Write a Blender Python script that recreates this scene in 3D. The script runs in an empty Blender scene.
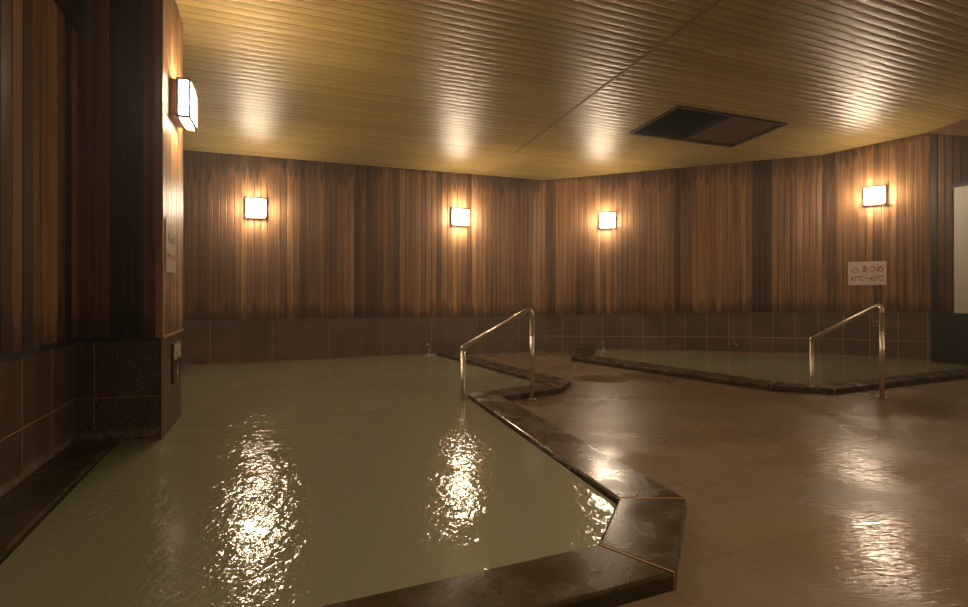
import bpy, bmesh, math, random
from mathutils import Vector, Matrix
random.seed(11)
sc = bpy.context.scene
COL = sc.collection

# ------------------------------------------------------------------ camera
F, CX, HY, CZ = 530.0, 484.0, 292.0, 1.05
cam = bpy.data.cameras.new('camera')
cam.sensor_width = 36.0
cam.lens = 36.0 * F / 968.0
cam.shift_y = (HY - 303.5) / 968.0
cam.clip_start = 0.02
cam_ob = bpy.data.objects.new('camera', cam)
COL.objects.link(cam_ob)
cam_ob.location = (0, 0, CZ)
cam_ob.rotation_euler = (math.pi / 2, 0, 0)
sc.camera = cam_ob

def G(px, py, z=0.0):
    """photo point lying on the level z -> plan position"""
    d = (CZ - z) * F / (py - HY)
    return Vector(((px - CX) / F * d, d))
def ZH(py, d):
    return CZ + (HY - py) / F * d
def pxof(p):
    return CX + F * p[0] / max(p[1], 0.3)
def lerp(a, b, t):
    return a + (b - a) * t

# ------------------------------------------------------------------ object helpers
def link(name, bm, mats, parent=None, smooth=False):
    me = bpy.data.meshes.new(name)
    bmesh.ops.recalc_face_normals(bm, faces=bm.faces) if smooth != 'keep' else None
    bm.to_mesh(me); bm.free()
    if smooth is True:
        for p in me.polygons: p.use_smooth = True
    o = bpy.data.objects.new(name, me)
    for m in (mats if isinstance(mats, (list, tuple)) else [mats]):
        me.materials.append(m)
    COL.objects.link(o)
    if parent is not None: o.parent = parent
    return o
def tag(o, label=None, cat=None, group=None, kind=None):
    if label: o['label'] = label
    if cat: o['category'] = cat
    if group: o['group'] = group
    if kind: o['kind'] = kind
    return o
def empty(name, loc, rotz=0.0):
    o = bpy.data.objects.new(name, None)
    COL.objects.link(o)
    o.empty_display_size = 0.1
    o.location = loc; o.rotation_euler = (0, 0, rotz)
    return o
def bev(o, w, seg=2, ang=0.6):
    m = o.modifiers.new('edge', 'BEVEL'); m.width = w; m.segments = seg
    m.limit_method = 'ANGLE'; m.angle_limit = ang
    return o
def box(bm, lo, hi, mat=0):
    vs = [bm.verts.new((x, y, z)) for z in (lo[2], hi[2]) for y in (lo[1], hi[1]) for x in (lo[0], hi[0])]
    for q in ((0, 2, 3, 1), (4, 5, 7, 6), (0, 1, 5, 4), (2, 6, 7, 3), (0, 4, 6, 2), (1, 3, 7, 5)):
        f = bm.faces.new([vs[i] for i in q]); f.material_index = mat
    return vs
def prism(bm, pts, z0, z1, mat=0):
    n = len(pts)
    a = [bm.verts.new((p[0], p[1], z0)) for p in pts]
    b = [bm.verts.new((p[0], p[1], z1)) for p in pts]
    bm.faces.new(a[::-1]).material_index = mat
    bm.faces.new(b).material_index = mat
    for i in range(n):
        j = (i + 1) % n
        bm.faces.new((a[i], a[j], b[j], b[i])).material_index = mat
def tube(bm, pts, r, seg=16, caps=True):
    pts = [Vector(p) for p in pts]
    rings = []
    for i, p in enumerate(pts):
        if i == 0: t = pts[1] - p
        elif i == len(pts) - 1: t = p - pts[i - 1]
        else: t = (pts[i + 1] - p).normalized() + (p - pts[i - 1]).normalized()
        t.normalize()
        ref = Vector((0, 1, 0)) if abs(t.y) < 0.8 else Vector((1, 0, 0))
        u = t.cross(ref).normalized(); v = t.cross(u).normalized()
        k = 1.0
        if 0 < i < len(pts) - 1:
            c = (pts[i + 1] - p).normalized().dot((p - pts[i - 1]).normalized())
            k = 1.0
        rings.append([bm.verts.new(p + (u * math.cos(a) + v * math.sin(a)) * r * k)
                      for a in [2 * math.pi * s / seg for s in range(seg)]])
    for a, b in zip(rings, rings[1:]):
        for s in range(seg):
            t = (s + 1) % seg
            bm.faces.new((a[s], a[t], b[t], b[s]))
    if caps:
        bm.faces.new(rings[0][::-1]); bm.faces.new(rings[-1])
def lathe(bm, prof, seg=20, M=Matrix()):
    rings = []
    for (r, z) in prof:
        rings.append([bm.verts.new(M @ Vector((r * math.cos(2 * math.pi * s / seg), r * math.sin(2 * math.pi * s / seg), z)))
                      for s in range(seg)])
    for a, b in zip(rings, rings[1:]):
        for s in range(seg):
            t = (s + 1) % seg
            bm.faces.new((a[s], a[t], b[t], b[s]))
    bm.faces.new(rings[0][::-1]); bm.faces.new(rings[-1])

# ------------------------------------------------------------------ node helpers
class NT:
    def __init__(s, name):
        s.m = bpy.data.materials.new(name); s.m.use_nodes = True
        s.t = s.m.node_tree; s.t.nodes.clear()
        s.out = s.t.nodes.new('ShaderNodeOutputMaterial')
        s.p = s.t.nodes.new('ShaderNodeBsdfPrincipled')
        s.t.links.new(s.p.outputs[0], s.out.inputs[0])
    def n(s, typ, **kw):
        nd = s.t.nodes.new(typ)
        for k, v in kw.items(): setattr(nd, k, v)
        return nd
    def l(s, a, b): s.t.links.new(a, b)
    def val(s, inp, v):
        if hasattr(v, 'links') or isinstance(v, bpy.types.NodeSocket): s.l(v, inp)
        else: inp.default_value = v
    def math(s, op, a, b=0.0, c=0.0, clamp=False):
        nd = s.n('ShaderNodeMath', operation=op, use_clamp=clamp)
        s.val(nd.inputs[0], a); s.val(nd.inputs[1], b); s.val(nd.inputs[2], c)
        return nd.outputs[0]
    def mix(s, f, a, b, blend='MIX'):
        nd = s.n('ShaderNodeMix', data_type='RGBA', blend_type=blend)
        s.val(nd.inputs[0], f)
        for i, v in ((6, a), (7, b)):
            if isinstance(v, bpy.types.NodeSocket): s.l(v, nd.inputs[i])
            else: nd.inputs[i].default_value = (*v, 1)
        return nd.outputs[2]
    def coord(s, scale=(1, 1, 1), rot=(0, 0, 0), out='Object', loc=(0, 0, 0)):
        tc = s.n('ShaderNodeTexCoord'); mp = s.n('ShaderNodeMapping')
        mp.inputs['Scale'].default_value = scale; mp.inputs['Rotation'].default_value = rot
        mp.inputs['Location'].default_value = loc
        s.l(tc.outputs[out], mp.inputs[0]); return mp.outputs[0]
    def noise(s, vec, scale, detail=4, rough=0.55, dist=0.0):
        nd = s.n('ShaderNodeTexNoise')
        s.l(vec, nd.inputs['Vector']); nd.inputs['Scale'].default_value = scale
        nd.inputs['Detail'].default_value = detail; nd.inputs['Roughness'].default_value = rough
        nd.inputs['Distortion'].default_value = dist
        return nd.outputs[0]
    def ramp(s, f, stops):
        nd = s.n('ShaderNodeValToRGB'); s.l(f, nd.inputs[0])
        e = nd.color_ramp.elements
        while len(e) < len(stops): e.new(0.5)
        for el, (p, c) in zip(e, stops):
            el.position = p
            el.color = (*c, 1) if isinstance(c, tuple) else (c, c, c, 1)
        return nd.outputs[0]
    def rng(s, v, a, b, c, d, smooth=True):
        nd = s.n('ShaderNodeMapRange', interpolation_type='SMOOTHSTEP' if smooth else 'LINEAR')
        s.l(v, nd.inputs[0])
        for i, x in enumerate((a, b, c, d)): nd.inputs[1 + i].default_value = x
        return nd.outputs[0]
    def bump(s, h, strength, dist, normal=None):
        nd = s.n('ShaderNodeBump'); s.val(nd.inputs['Height'], h)
        s.val(nd.inputs['Strength'], strength); nd.inputs['Distance'].default_value = dist
        if normal is not None: s.l(normal, nd.inputs['Normal'])
        return nd.outputs[0]
    def attr(s, name):
        nd = s.n('ShaderNodeAttribute'); nd.attribute_name = name
        return nd.outputs['Fac']
    def set(s, color=None, rough=None, metal=None, spec=None, normal=None, ior=None, coat=None, coat_rough=None):
        p = s.p
        if color is not None:
            if isinstance(color, tuple): p.inputs['Base Color'].default_value = (*color, 1)
            else: s.l(color, p.inputs['Base Color'])
        for nm, v in (('Roughness', rough), ('Metallic', metal), ('Specular IOR Level', spec), ('IOR', ior),
                      ('Coat Weight', coat), ('Coat Roughness', coat_rough)):
            if v is not None: s.val(p.inputs[nm], v)
        if normal is not None: s.l(normal, p.inputs['Normal'])
        return s.m

def plain(name, c, rough=0.5, metal=0.0, spec=0.5, nscale=40, amt=0.18):
    t = NT(name)
    n = t.noise(t.coord(), nscale, 3)
    col = t.mix(n, tuple(x * (1 - amt) for x in c), tuple(min(1, x * (1 + amt)) for x in c))
    return t.set(col, rough, metal, spec)

def wood_wall(name, stain=1.0, gain=1.0, dr=0.0, spec=0.45):
    t = NT(name)
    tone = t.attr('tone'); h = t.attr('height')
    base = t.ramp(tone, [(0.0, (0.026, 0.012, 0.006)), (0.3, (0.16, 0.078, 0.034)),
                         (0.7, (0.27, 0.138, 0.060)), (1.0, (0.38, 0.21, 0.095))])
    g1 = t.noise(t.coord((26, 26, 0.55)), 1.0, 5, 0.6)
    g2 = t.noise(t.coord((90, 90, 1.6)), 1.0, 3, 0.6)
    blot = t.noise(t.coord((1.1, 1.1, 0.35)), 1.0, 3, 0.5)
    f = t.math('MULTIPLY', t.rng(g1, 0.25, 0.75, 0.55, 1.35), t.rng(g2, 0.3, 0.7, 0.82, 1.15))
    f = t.math('MULTIPLY', f, t.rng(blot, 0.3, 0.7, 0.72, 1.2))
    # mildew fingers at the top of the boards and a damp band at the foot
    ac = t.attr('across')
    wob = t.noise(t.coord((7.5, 7.5, 0.25)), 1.0, 3, 0.6)
    zone = t.noise(t.coord((0.9, 0.9, 0.05), loc=(2.7, 0, 0)), 1.0, 2, 0.5)
    tip = t.math('SQRT', t.math('SINE', t.math('MULTIPLY', ac, math.pi), clamp=True))
    dep = t.math('MULTIPLY', t.math('MULTIPLY', tip, t.rng(zone, 0.36, 0.54, 0.025, 0.135)), t.rng(wob, 0.3, 0.7, 0.55, 1.5))
    top = t.rng(t.math('SUBTRACT', t.math('SUBTRACT', 1.0, h), dep), -0.03, 0.02, 1.0 - 0.58 * stain, 1.0)
    wob2 = t.noise(t.coord((11, 11, 0.2), loc=(0, 5, 0)), 1.0, 3, 0.65)
    foot = t.rng(t.math('SUBTRACT', h, t.math('MULTIPLY', t.math('MULTIPLY', wob2, wob2), 0.26)), -0.045, 0.03, 0.42, 1.0)
    f = t.math('MULTIPLY', t.math('MULTIPLY', f, top), t.math('MULTIPLY', foot, gain))
    sc2 = t.n('ShaderNodeVectorMath', operation='SCALE'); t.l(base, sc2.inputs[0]); t.l(f, sc2.inputs['Scale'])
    col = sc2.outputs[0]
    rough = t.rng(g1, 0.3, 0.7, 0.38 + dr, 0.55 + dr)
    nb = t.bump(t.math('ADD', g1, t.math('MULTIPLY', g2, 0.5)), 0.35, 0.004)
    return t.set(col, rough, 0, spec, nb)

def tile_mat(name, c0, c1, joint, jw=0.012, deposit=0.0, speck=260, rough=0.33):
    """granite tiles; uv counted in tiles, joints where the counts are whole"""
    t = NT(name)
    uv = t.n('ShaderNodeUVMap').outputs[0]
    sx = t.n('ShaderNodeSeparateXYZ'); t.l(uv, sx.inputs[0])
    def line(v, w):
        fr = t.math('FRACT', t.math('ADD', v, 0.5))
        return t.rng(t.math('ABSOLUTE', t.math('SUBTRACT', fr, 0.5)), w * 0.6, w, 1.0, 0.0)
    j = t.math('MAXIMUM', line(sx.outputs[0], jw), line(sx.outputs[1], jw))
    sp = t.noise(t.coord(), speck, 2, 0.7)
    big = t.noise(t.coord(), 3.0, 3, 0.6)
    cell = t.n('ShaderNodeTexWhiteNoise', noise_dimensions='2D')
    fl = t.n('ShaderNodeVectorMath', operation='FLOOR'); t.l(uv, fl.inputs[0]); t.l(fl.outputs[0], cell.inputs[0])
    col = t.mix(t.rng(sp, 0.35, 0.68, 0, 1), c0, c1)
    var = t.math('ADD', t.rng(big, 0.3, 0.7, 0.75, 1.15), t.math('MULTIPLY', cell.outputs[0], 0.2))
    col = t.mix(1.0, col, t.ramp(t.math('MULTIPLY', var, 0.75), [(0, 0.0), (1, 1.0)]), 'MULTIPLY')
    if deposit > 0:
        wv = t.noise(t.coord((5, 5, 1)), 1.0, 4, 0.65)
        y = t.math('SUBTRACT', sx.outputs[1], t.math('MULTIPLY', wv, 0.35))
        band = t.math('MULTIPLY', t.rng(y, -0.13, -0.03, 0, 1), t.rng(y, 0.0, 0.14, 1, 0))
        fine = t.noise(t.coord((30, 30, 12)), 1.0, 4, 0.7)
        band = t.math('MULTIPLY', band, t.rng(fine, 0.35, 0.65, 0.1, deposit))
        col = t.mix(band, col, (0.34, 0.29, 0.22))
    col = t.mix(t.math('MULTIPLY', j, 0.85), col, joint)
    nb = t.bump(t.math('SUBTRACT', t.math('MULTIPLY', sp, 0.15), j), 0.4, 0.004)
    return t.set(col, t.math('ADD', rough, t.math('MULTIPLY', j, 0.35)), 0, 0.5, nb)

WOOD = wood_wall('cedar_boards', 1.0, 1.30)
WOOD_L = wood_wall('old_cedar_boards', 0.3, 0.95, 0.1, 0.25)
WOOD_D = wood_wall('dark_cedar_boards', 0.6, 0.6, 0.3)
TILE = tile_mat('granite_wall_tile', (0.118, 0.086, 0.062), (0.235, 0.172, 0.124), (0.46, 0.35, 0.25), 0.015)
TILE_B = tile_mat('granite_back_tile', (0.135, 0.097, 0.070), (0.255, 0.185, 0.134), (0.30, 0.22, 0.16), 0.010)
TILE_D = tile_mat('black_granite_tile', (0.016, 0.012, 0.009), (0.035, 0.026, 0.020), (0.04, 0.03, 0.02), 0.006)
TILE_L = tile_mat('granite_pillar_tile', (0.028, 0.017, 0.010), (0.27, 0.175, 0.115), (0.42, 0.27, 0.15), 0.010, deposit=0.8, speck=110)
BACK = plain('wall_backing', (0.020, 0.012, 0.008), 0.9)
DARKTRIM = plain('black_trim', (0.012, 0.007, 0.005), 0.5)
PALETRIM = plain('pale_wet_sill', (0.42, 0.27, 0.15), 0.35)
STEEL = plain('brushed_steel', (0.72, 0.63, 0.52), 0.33, 1.0, 0.5, 120, 0.06)
STEEL_D = plain('stained_steel', (0.30, 0.22, 0.15), 0.4, 1.0)
LANTERN = plain('lantern_brown_metal', (0.045, 0.023, 0.011), 0.5)
LANTERN_PLATE = plain('lantern_back_plate', (0.20, 0.12, 0.07), 0.5)
PAPER = plain('laminated_paper', (0.82, 0.68, 0.60), 0.35, 0, 0.5, 12, 0.08)
PAPER_W = plain('laminated_white_paper', (0.72, 0.62, 0.50), 0.25, 0, 0.5, 12, 0.1)
RED = plain('faded_red_ink', (0.42, 0.05, 0.05), 0.5)
PINK = plain('faded_pink_ink', (0.48, 0.11, 0.09), 0.5)
GREYINK = plain('grey_ink', (0.24, 0.20, 0.17), 0.5)
WHITEINK = plain('white_lettering', (0.70, 0.64, 0.54), 0.5)
FAINT = plain('etched_lettering', (0.34, 0.28, 0.21), 0.5)
BLACKPLATE = plain('black_plate', (0.012, 0.010, 0.009), 0.3)
WHITEBOARD = plain('white_panel', (0.50, 0.48, 0.43), 0.4, 0, 0.5, 6, 0.05)
HATCH_D = plain('hatch_frame_brown', (0.016, 0.009, 0.004), 0.6, spec=0.25)
HATCH_P = plain('hatch_panel_brown', (0.060, 0.028, 0.007), 0.8, spec=0.2)
HATCH_H = plain('hatch_shaft_black', (0.004, 0.003, 0.002), 0.95, spec=0.1)
JOINT = plain('worn_joint_wood', (0.34, 0.17, 0.075), 0.35)
STONE = plain('wet_spout_stone', (0.085, 0.065, 0.048), 0.3)

# lamp glass
t = NT('lantern_glass')
t.set((0.9, 0.85, 0.75), 0.35)
t.p.inputs['Emission Color'].default_value = (1.0, 0.79, 0.55, 1)
t.p.inputs['Emission Strength'].default_value = 62.0
GLASS = t.m

# ceiling slats
t = NT('varnished_ceiling_slats')
tone = t.attr('tone')
ang = math.radians(23.5)
v1 = t.coord((1.2, 26, 26), (0, 0, 0))
gr = t.noise(t.coord((0.9, 22, 1), (0, 0, -ang)), 1.0, 4, 0.6)
bd = t.noise(t.coord(), 130, 2, 0.6)
drops = t.n('ShaderNodeTexVoronoi'); t.l(t.coord((48, 48, 48)), drops.inputs['Vector']); drops.inputs['Scale'].default_value = 1.0
drp = t.rng(drops.outputs['Distance'], 0.0, 0.45, 1.0, 0.0)
base = t.ramp(tone, [(0, (0.31, 0.212, 0.068)), (0.5, (0.35, 0.243, 0.080)), (1, (0.39, 0.275, 0.096))])
sh = t.rng(gr, 0.3, 0.7, 0.88, 1.0)
damp = t.rng(t.noise(t.coord(), 0.55, 3, 0.55), 0.35, 0.65, 0.85, 1.0)
col = t.mix(1.0, base, t.ramp(t.math('MULTIPLY', sh, damp), [(0, 0.0), (1, 1.0)]), 'MULTIPLY')
nb = t.bump(t.math('ADD', drp, t.math('MULTIPLY', bd, 1.0)), 0.55, 0.003)
SLAT = t.set(col, t.rng(bd, 0.3, 0.7, 0.26, 0.40), 0, 0.28, nb)
SLATBACK = plain('ceiling_groove', (0.08, 0.045, 0.015), 0.7)
JOINTSTRIP = plain('ceiling_joint_strip', (0.19, 0.11, 0.035), 0.5)

# floor
t = NT('wet_floor_tile')
TS = 0.395
fv = t.coord((1, 1, 1), (0, 0, -math.radians(23.5)))
sp = t.n('ShaderNodeSeparateXYZ'); t.l(fv, sp.inputs[0])
def gl(t, v, off, w):
    fr = t.math('FRACT', t.math('ADD', t.math('DIVIDE', t.math('SUBTRACT', v, off), TS), 0.5))
    return t.rng(t.math('ABSOLUTE', t.math('SUBTRACT', fr, 0.5)), w * 0.5, w, 1.0, 0.0)
j = t.math('MAXIMUM', gl(t, sp.outputs[0], 1.74, 0.014), gl(t, sp.outputs[1], 1.56, 0.014))
fn = t.noise(t.coord(), 190, 2, 0.6)
bg = t.noise(t.coord(), 1.3, 4, 0.6)
dv = t.n('ShaderNodeVectorMath', operation='DIVIDE'); t.l(fv, dv.inputs[0]); dv.inputs[1].default_value = (TS, TS, 1)
av = t.n('ShaderNodeVectorMath', operation='SUBTRACT'); t.l(dv.outputs[0], av.inputs[0]); av.inputs[1].default_value = (1.74 / TS, 1.56 / TS, 0)
fl = t.n('ShaderNodeVectorMath', operation='FLOOR'); t.l(av.outputs[0], fl.inputs[0])
wn = t.n('ShaderNodeTexWhiteNoise', noise_dimensions='2D'); t.l(fl.outputs[0], wn.inputs[0])
col = t.mix(fn, (0.152, 0.103, 0.056), (0.236, 0.165, 0.094))
vr = t.math('ADD', t.rng(bg, 0.3, 0.7, 0.70, 0.92), t.math('MULTIPLY', wn.outputs[0], 0.10))
col = t.mix(1.0, col, t.ramp(vr, [(0, 0.0), (1, 1.0)]), 'MULTIPLY')
col = t.mix(t.math('MULTIPLY', j, 0.4), col, (0.09, 0.055, 0.032))
# standing puddles: where they lie on the floor and how far they spread
wv = t.noise(t.coord((1, 1, 1), loc=(3.1, 0, 0)), 2.6, 4, 0.6)
wet = None
for (qx, qy, qr) in ((872, 548, 0.55), (850, 462, 0.55), (618, 462, 0.40), (925, 408, 0.75), (870, 411, 0.35), (655, 377, 0.45), (600, 379, 0.35), (575, 352, 0.6), (745, 437, 0.28), (536, 402, 0.25)):
    pd = G(qx, qy, 0.0)
    dn = t.n('ShaderNodeVectorMath', operation='DISTANCE'); t.l(t.coord(), dn.inputs[0]); dn.inputs[1].default_value = (pd.x, pd.y, 0)
    q = t.math('DIVIDE', dn.outputs['Value'], qr)
    q = t.math('ADD', q, t.math('MULTIPLY', t.math('SUBTRACT', wv, 0.5), 0.8))
    q = t.rng(q, 0.15, 1.3, 1.0, 0.0)
    wet = q if wet is None else t.math('MAXIMUM', wet, q)
film = t.rng(t.noise(t.coord((1, 1.6, 1), loc=(3.1, 0, 0)), 0.9, 4, 0.6), 0.35, 0.65, 0.0, 1.0)
rip = t.noise(t.coord((13, 70, 1), (0, 0, math.radians(28))), 1.0, 3, 0.55, 0.8)
rip2 = t.noise(t.coord(), 5, 3, 0.5)
nb = t.bump(fn, t.rng(wet, 0, 1, 0.08, 0.04), 0.002)
nb = t.bump(t.math('SUBTRACT', t.math('ADD', rip, t.math('MULTIPLY', rip2, 0.8)), t.math('MULTIPLY', j, 0.10)), 0.34, 0.009, nb)
FLOOR = t.set(col, t.math('MULTIPLY', t.rng(wet, 0, 1, 1.0, 0.25), t.rng(film, 0, 1, 0.36, 0.27)), 0, t.rng(wet, 0, 1, 0.20, 0.50), nb)

# milky spring water
def water_mat(name, c0, c1, calm, rough_left):
    t = NT(name)
    cl = t.noise(t.coord(), 0.8, 3, 0.55)
    col = t.mix(cl, c0, c1)
    ra = t.noise(t.coord((27, 17, 1), (0, 0, math.radians(7))), 1.0, 2, 0.5, 0.3)
    rb = t.noise(t.coord((20, 46, 1), (0, 0, math.radians(4))), 1.0, 3, 0.55, 0.4)
    rip = t.math('ADD', t.math('MULTIPLY', ra, 0.95), t.math('MULTIPLY', rb, 0.42))
    swell = t.noise(t.coord((9, 6, 1), (0, 0, math.radians(20))), 1.0, 1, 0.5)
    patch = t.rng(t.noise(t.coord(loc=(4, 2, 0)), 1.7, 3, 0.55), 0.36, 0.60, 0.35, 1.05)
    tc = t.n('ShaderNodeTexCoord'); sx = t.n('ShaderNodeSeparateXYZ'); t.l(tc.outputs['Object'], sx.inputs[0])
    amp = t.rng(sx.outputs[0], -1.3, -0.1, rough_left, calm)
    hgt = t.math('ADD', t.math('MULTIPLY', rip, t.math('MULTIPLY', amp, patch)), t.math('MULTIPLY', swell, 0.0022))
    nb = t.bump(hgt, 1.0, 1.0)
    return t.set(col, 0.03, 0, 0.5, nb, 1.33)
WATER = water_mat('milky_green_water', (0.186, 0.190, 0.114), (0.216, 0.220, 0.134), 0.0034, 0.0060)
WATER2 = water_mat('milky_pool_water', (0.19, 0.19, 0.11), (0.22, 0.22, 0.13), 0.0012, 0.0012)

# wet kerb timber
t = NT('wet_dark_kerb_wood')
n1 = t.noise(t.coord((1, 1, 1)), 5, 5, 0.62, 0.4)
n2 = t.noise(t.coord((40, 40, 40)), 1, 3, 0.6)
col = t.ramp(t.math('ADD', t.math('MULTIPLY', n1, 0.8), t.math('MULTIPLY', n2, 0.25)),
             [(0.30, (0.028, 0.019, 0.008)), (0.52, (0.044, 0.031, 0.013)), (0.74, (0.070, 0.049, 0.020))])
sc_ = t.noise(t.coord((6, 14, 6), (0, 0, 0.5)), 1.0, 5, 0.7)
col = t.mix(t.rng(sc_, 0.68, 0.80, 0, 0.22), col, (0.20, 0.135, 0.075))
nb = t.bump(t.math('ADD', n1, t.math('MULTIPLY', n2, 0.2)), 0.18, 0.004)
KERB = t.set(col, t.rng(n1, 0.3, 0.7, 0.16, 0.36), 0, 0.32, nb)

# running water and splashes
t = NT('falling_water')
t.set((0.85, 0.86, 0.84), 0.15, 0, 0.5, None, 1.33)
t.p.inputs['Transmission Weight'].default_value = 0.6
t.p.inputs['Alpha'].default_value = 0.55
STREAM = t.m

# ------------------------------------------------------------------ plan of the room
WZ = 0.03                                    # water level
BL = G(184, 366.7, WZ); BC = G(545, 349.3, WZ)
R1 = G(740, 353.0, WZ); R2 = G(822, 354.5, WZ); R3 = G(931, 361.5, WZ)
P0 = G(75, 444.5, WZ); P1 = G(160.5, 439.7, WZ); P2 = G(180.5, 415, WZ)
WD = (BC - BL).normalized()                  # run of the back wall
BL0 = BL - WD * 3.4
ldir = Vector((0.41, -1.0)).normalized()     # left wall towards the viewer
L1 = P0 + ldir * (P0.y + 0.6) / -ldir.y
r4 = (G(968, 366, WZ) - R3).normalized()
R4 = R3 + r4 * 4.5
R5 = R4 + Vector((0.35, -7.2))
RY = -1.5
RB0 = Vector((L1.x, RY)); RB1 = Vector((R5.x, RY))
R5 = Vector((R5.x, RY))

# ceiling plane, fitted to the wall tops seen in the photograph
obs = [(BL, ZH(150, BL.y)), (BC, ZH(179, BC.y)), (R1, ZH(164, R1.y)), (R2, ZH(158.5, R2.y)), (R3, ZH(128.5, R3.y)), (P2, ZH(25, P2.y))]
def fit(o):
    A = [[0.0] * 4 for _ in range(3)]
    for p, z in o:
        r = (1.0, p.x, p.y)
        for i in range(3):
            for k in range(3): A[i][k] += r[i] * r[k]
            A[i][3] += r[i] * z
    for i in range(3):
        piv = A[i][i]
        A[i] = [a / piv for a in A[i]]
        for k in range(3):
            if k != i:
                m = A[k][i]; A[k] = [a - m * b for a, b in zip(A[k], A[i])]
    return [A[i][3] for i in range(3)]
CA, CB, CC = fit(obs)
def zc(p): return CA + CB * p[0] + CC * p[1]
print('CEIL', CA, CB, CC, [(round(z, 3), round(zc(p), 3)) for p, z in obs])
for nm in 'BL BC R1 R2 R3 P0 P1 P2 L1 R4 R5'.split(): print(nm, tuple(round(x, 2) for x in globals()[nm]))

# ------------------------------------------------------------------ walls
def wall(name, segs, mats, inside, tile_w=0.36, u0=0.0, pitch=0.1, board_t=0.018, dark=(), tonebias=0.0, rnd=1.0):
    """segs: list of (A, B, (zw,zw), (zj,zj) joint, (zb,zb) wood foot, (zt,zt) wood top); boards above, tiles below"""
    bm = bmesh.new()
    uvl = bm.loops.layers.uv.new('UVMap')
    tl = bm.verts.layers.float.new('tone'); hl = bm.verts.layers.float.new('height'); al = bm.verts.layers.float.new('across')
    u = u0
    for (A, B, zw, zj, zb, zt) in segs:
        d = (B - A); L = d.length; d = d / L
        n = Vector((-d.y, d.x))
        if n.dot(inside - (A + B) / 2) < 0: n = -n
        # backing slab
        q = [A - n * 0.12 + d * min(.1, L * .3), B - n * 0.12 - d * min(.1, L * .3), B - n * 0.002, A - n * 0.002]
        vs0 = [bm.verts.new((p.x, p.y, -0.6)) for p in q]
        vs1 = [bm.verts.new((p.x, p.y, z)) for p, z in zip(q, (zt[0] + .02, zt[1] + .02, zt[1] + .02, zt[0] + .02))]
        for i in range(4):
            k = (i + 1) % 4
            bm.faces.new((vs0[i], vs0[k], vs1[k], vs1[i])).material_index = 2
        bm.faces.new(vs1).material_index = 2
        # tiles (two courses, joint line between)
        for (za, zb_, va, vb) in ((zw, zj, 0.0, 1.0), (zj, zb, 1.0, 2.0)):
            ext = 0.55 if va == 0 else 0.0
            zz = [za[0] - ext, za[1] - ext, zb_[1], zb_[0]]
            pp = [A, B, B, A]
            vs = [bm.verts.new((p.x + n.x * 0.004, p.y + n.y * 0.004, z)) for p, z in zip(pp, zz)]
            f = bm.faces.new(vs); f.material_index = 1
            vlow = va - ext / max(0.05, (zb_[0] - za[0])) * 1.0
            for lp, uvv in zip(f.loops, ((u, vlow), (u + L / tile_w, vlow), (u + L / tile_w, vb), (u, vb))):
                lp[uvl].uv = (uvv[0], uvv[1] + (0.5 if False else 0.0))
        u += L / tile_w
        # boards
        nb = max(1, round(L / pitch)); w = L / nb; c = 0.0045; g = 0.0022
        run = random.random()
        for i in range(nb):
            a, b = i * w + g, (i + 1) * w - g
            prof = [(a, 0.0), (a, board_t - c), (a + c, board_t), (b - c, board_t), (b, board_t - c), (b, 0.0)]
            mid = A + d * (a + b) / 2
            px = pxof(mid)
            run = 0.6 * run + 0.4 * random.random()
            tone = min(1, max(0.0, 0.50 + tonebias + ((run - 0.5) * 0.6 + (random.random() - 0.5) * 0.62) * rnd))
            for (x0, x1, tv) in dark:
                if x0 <= px <= x1: tone = tv + random.random() * 0.06
            lo, hi = [], []
            for (s, o) in prof:
                p = A + d * s + n * o; tt = s / L
                v = bm.verts.new((p.x, p.y, lerp(zb[0], zb[1], tt))); v[tl] = tone; v[hl] = 0.0; v[al] = (s - a) / (b - a); lo.append(v)
                v = bm.verts.new((p.x, p.y, lerp(zt[0], zt[1], tt))); v[tl] = tone; v[hl] = 1.0; v[al] = (s - a) / (b - a); hi.append(v)
            for k in range(5):
                bm.faces.new((lo[k], lo[k + 1], hi[k + 1], hi[k])).material_index = 0
            bm.faces.new(lo).material_index = 0
            bm.faces.new(hi).material_index = 0
    o = link(name, bm, mats, smooth=False)
    tag(o, kind='structure')
    return o
CEN = Vector((1.0, 4.0))
def seg(A, B, ya, yb, ja, jb, wza=WZ, wzb=WZ):
    return (A, B, (wza, wzb), (ZH(ja, A.y), ZH(jb, B.y)), (ZH(ya, A.y), ZH(yb, B.y)), (zc(A), zc(B)))
sb = seg(BL, BC, 320, 315.5, 346.5, 336.0)
m = -3.4 / (BC - BL).length
ex = lambda pr: lerp(pr[0], pr[1], m)
sb0 = (BL0, BL, (WZ, WZ), (ex(sb[3]), sb[3][0]), (ex(sb[4]), sb[4][0]), (zc(BL0), zc(BL)))
wall('wall_back', [sb0, sb], [WOOD, TILE_B, BACK], CEN, tile_w=0.80, u0=0.35, tonebias=0.0, pitch=0.088,
     dark=[(184, 222, 0.22), (372, 384, 0.18), (394, 401, 0.14), (437, 442, 0.2), (512, 516, 0.2), (526, 530, 0.25)])
wall('wall_right', [seg(BC, R1, 315.5, 312.5, 336.0, 337.0), seg(R1, R2, 312.5, 312.0, 337, 338.5),
                    seg(R2, R3, 312.0, 312.0, 338.5, 342)], [WOOD, TILE, BACK], CEN, tile_w=0.345, u0=0.12, tonebias=0.10, rnd=0.75, pitch=0.095,
     dark=[(547, 556, 0.2), (677, 683, 0.18), (751, 768, 0.06), (827, 835, 0.22), (870, 878, 0.16)])
zb3 = ZH(312, R3.y); zj3 = ZH(342, R3.y)
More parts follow.
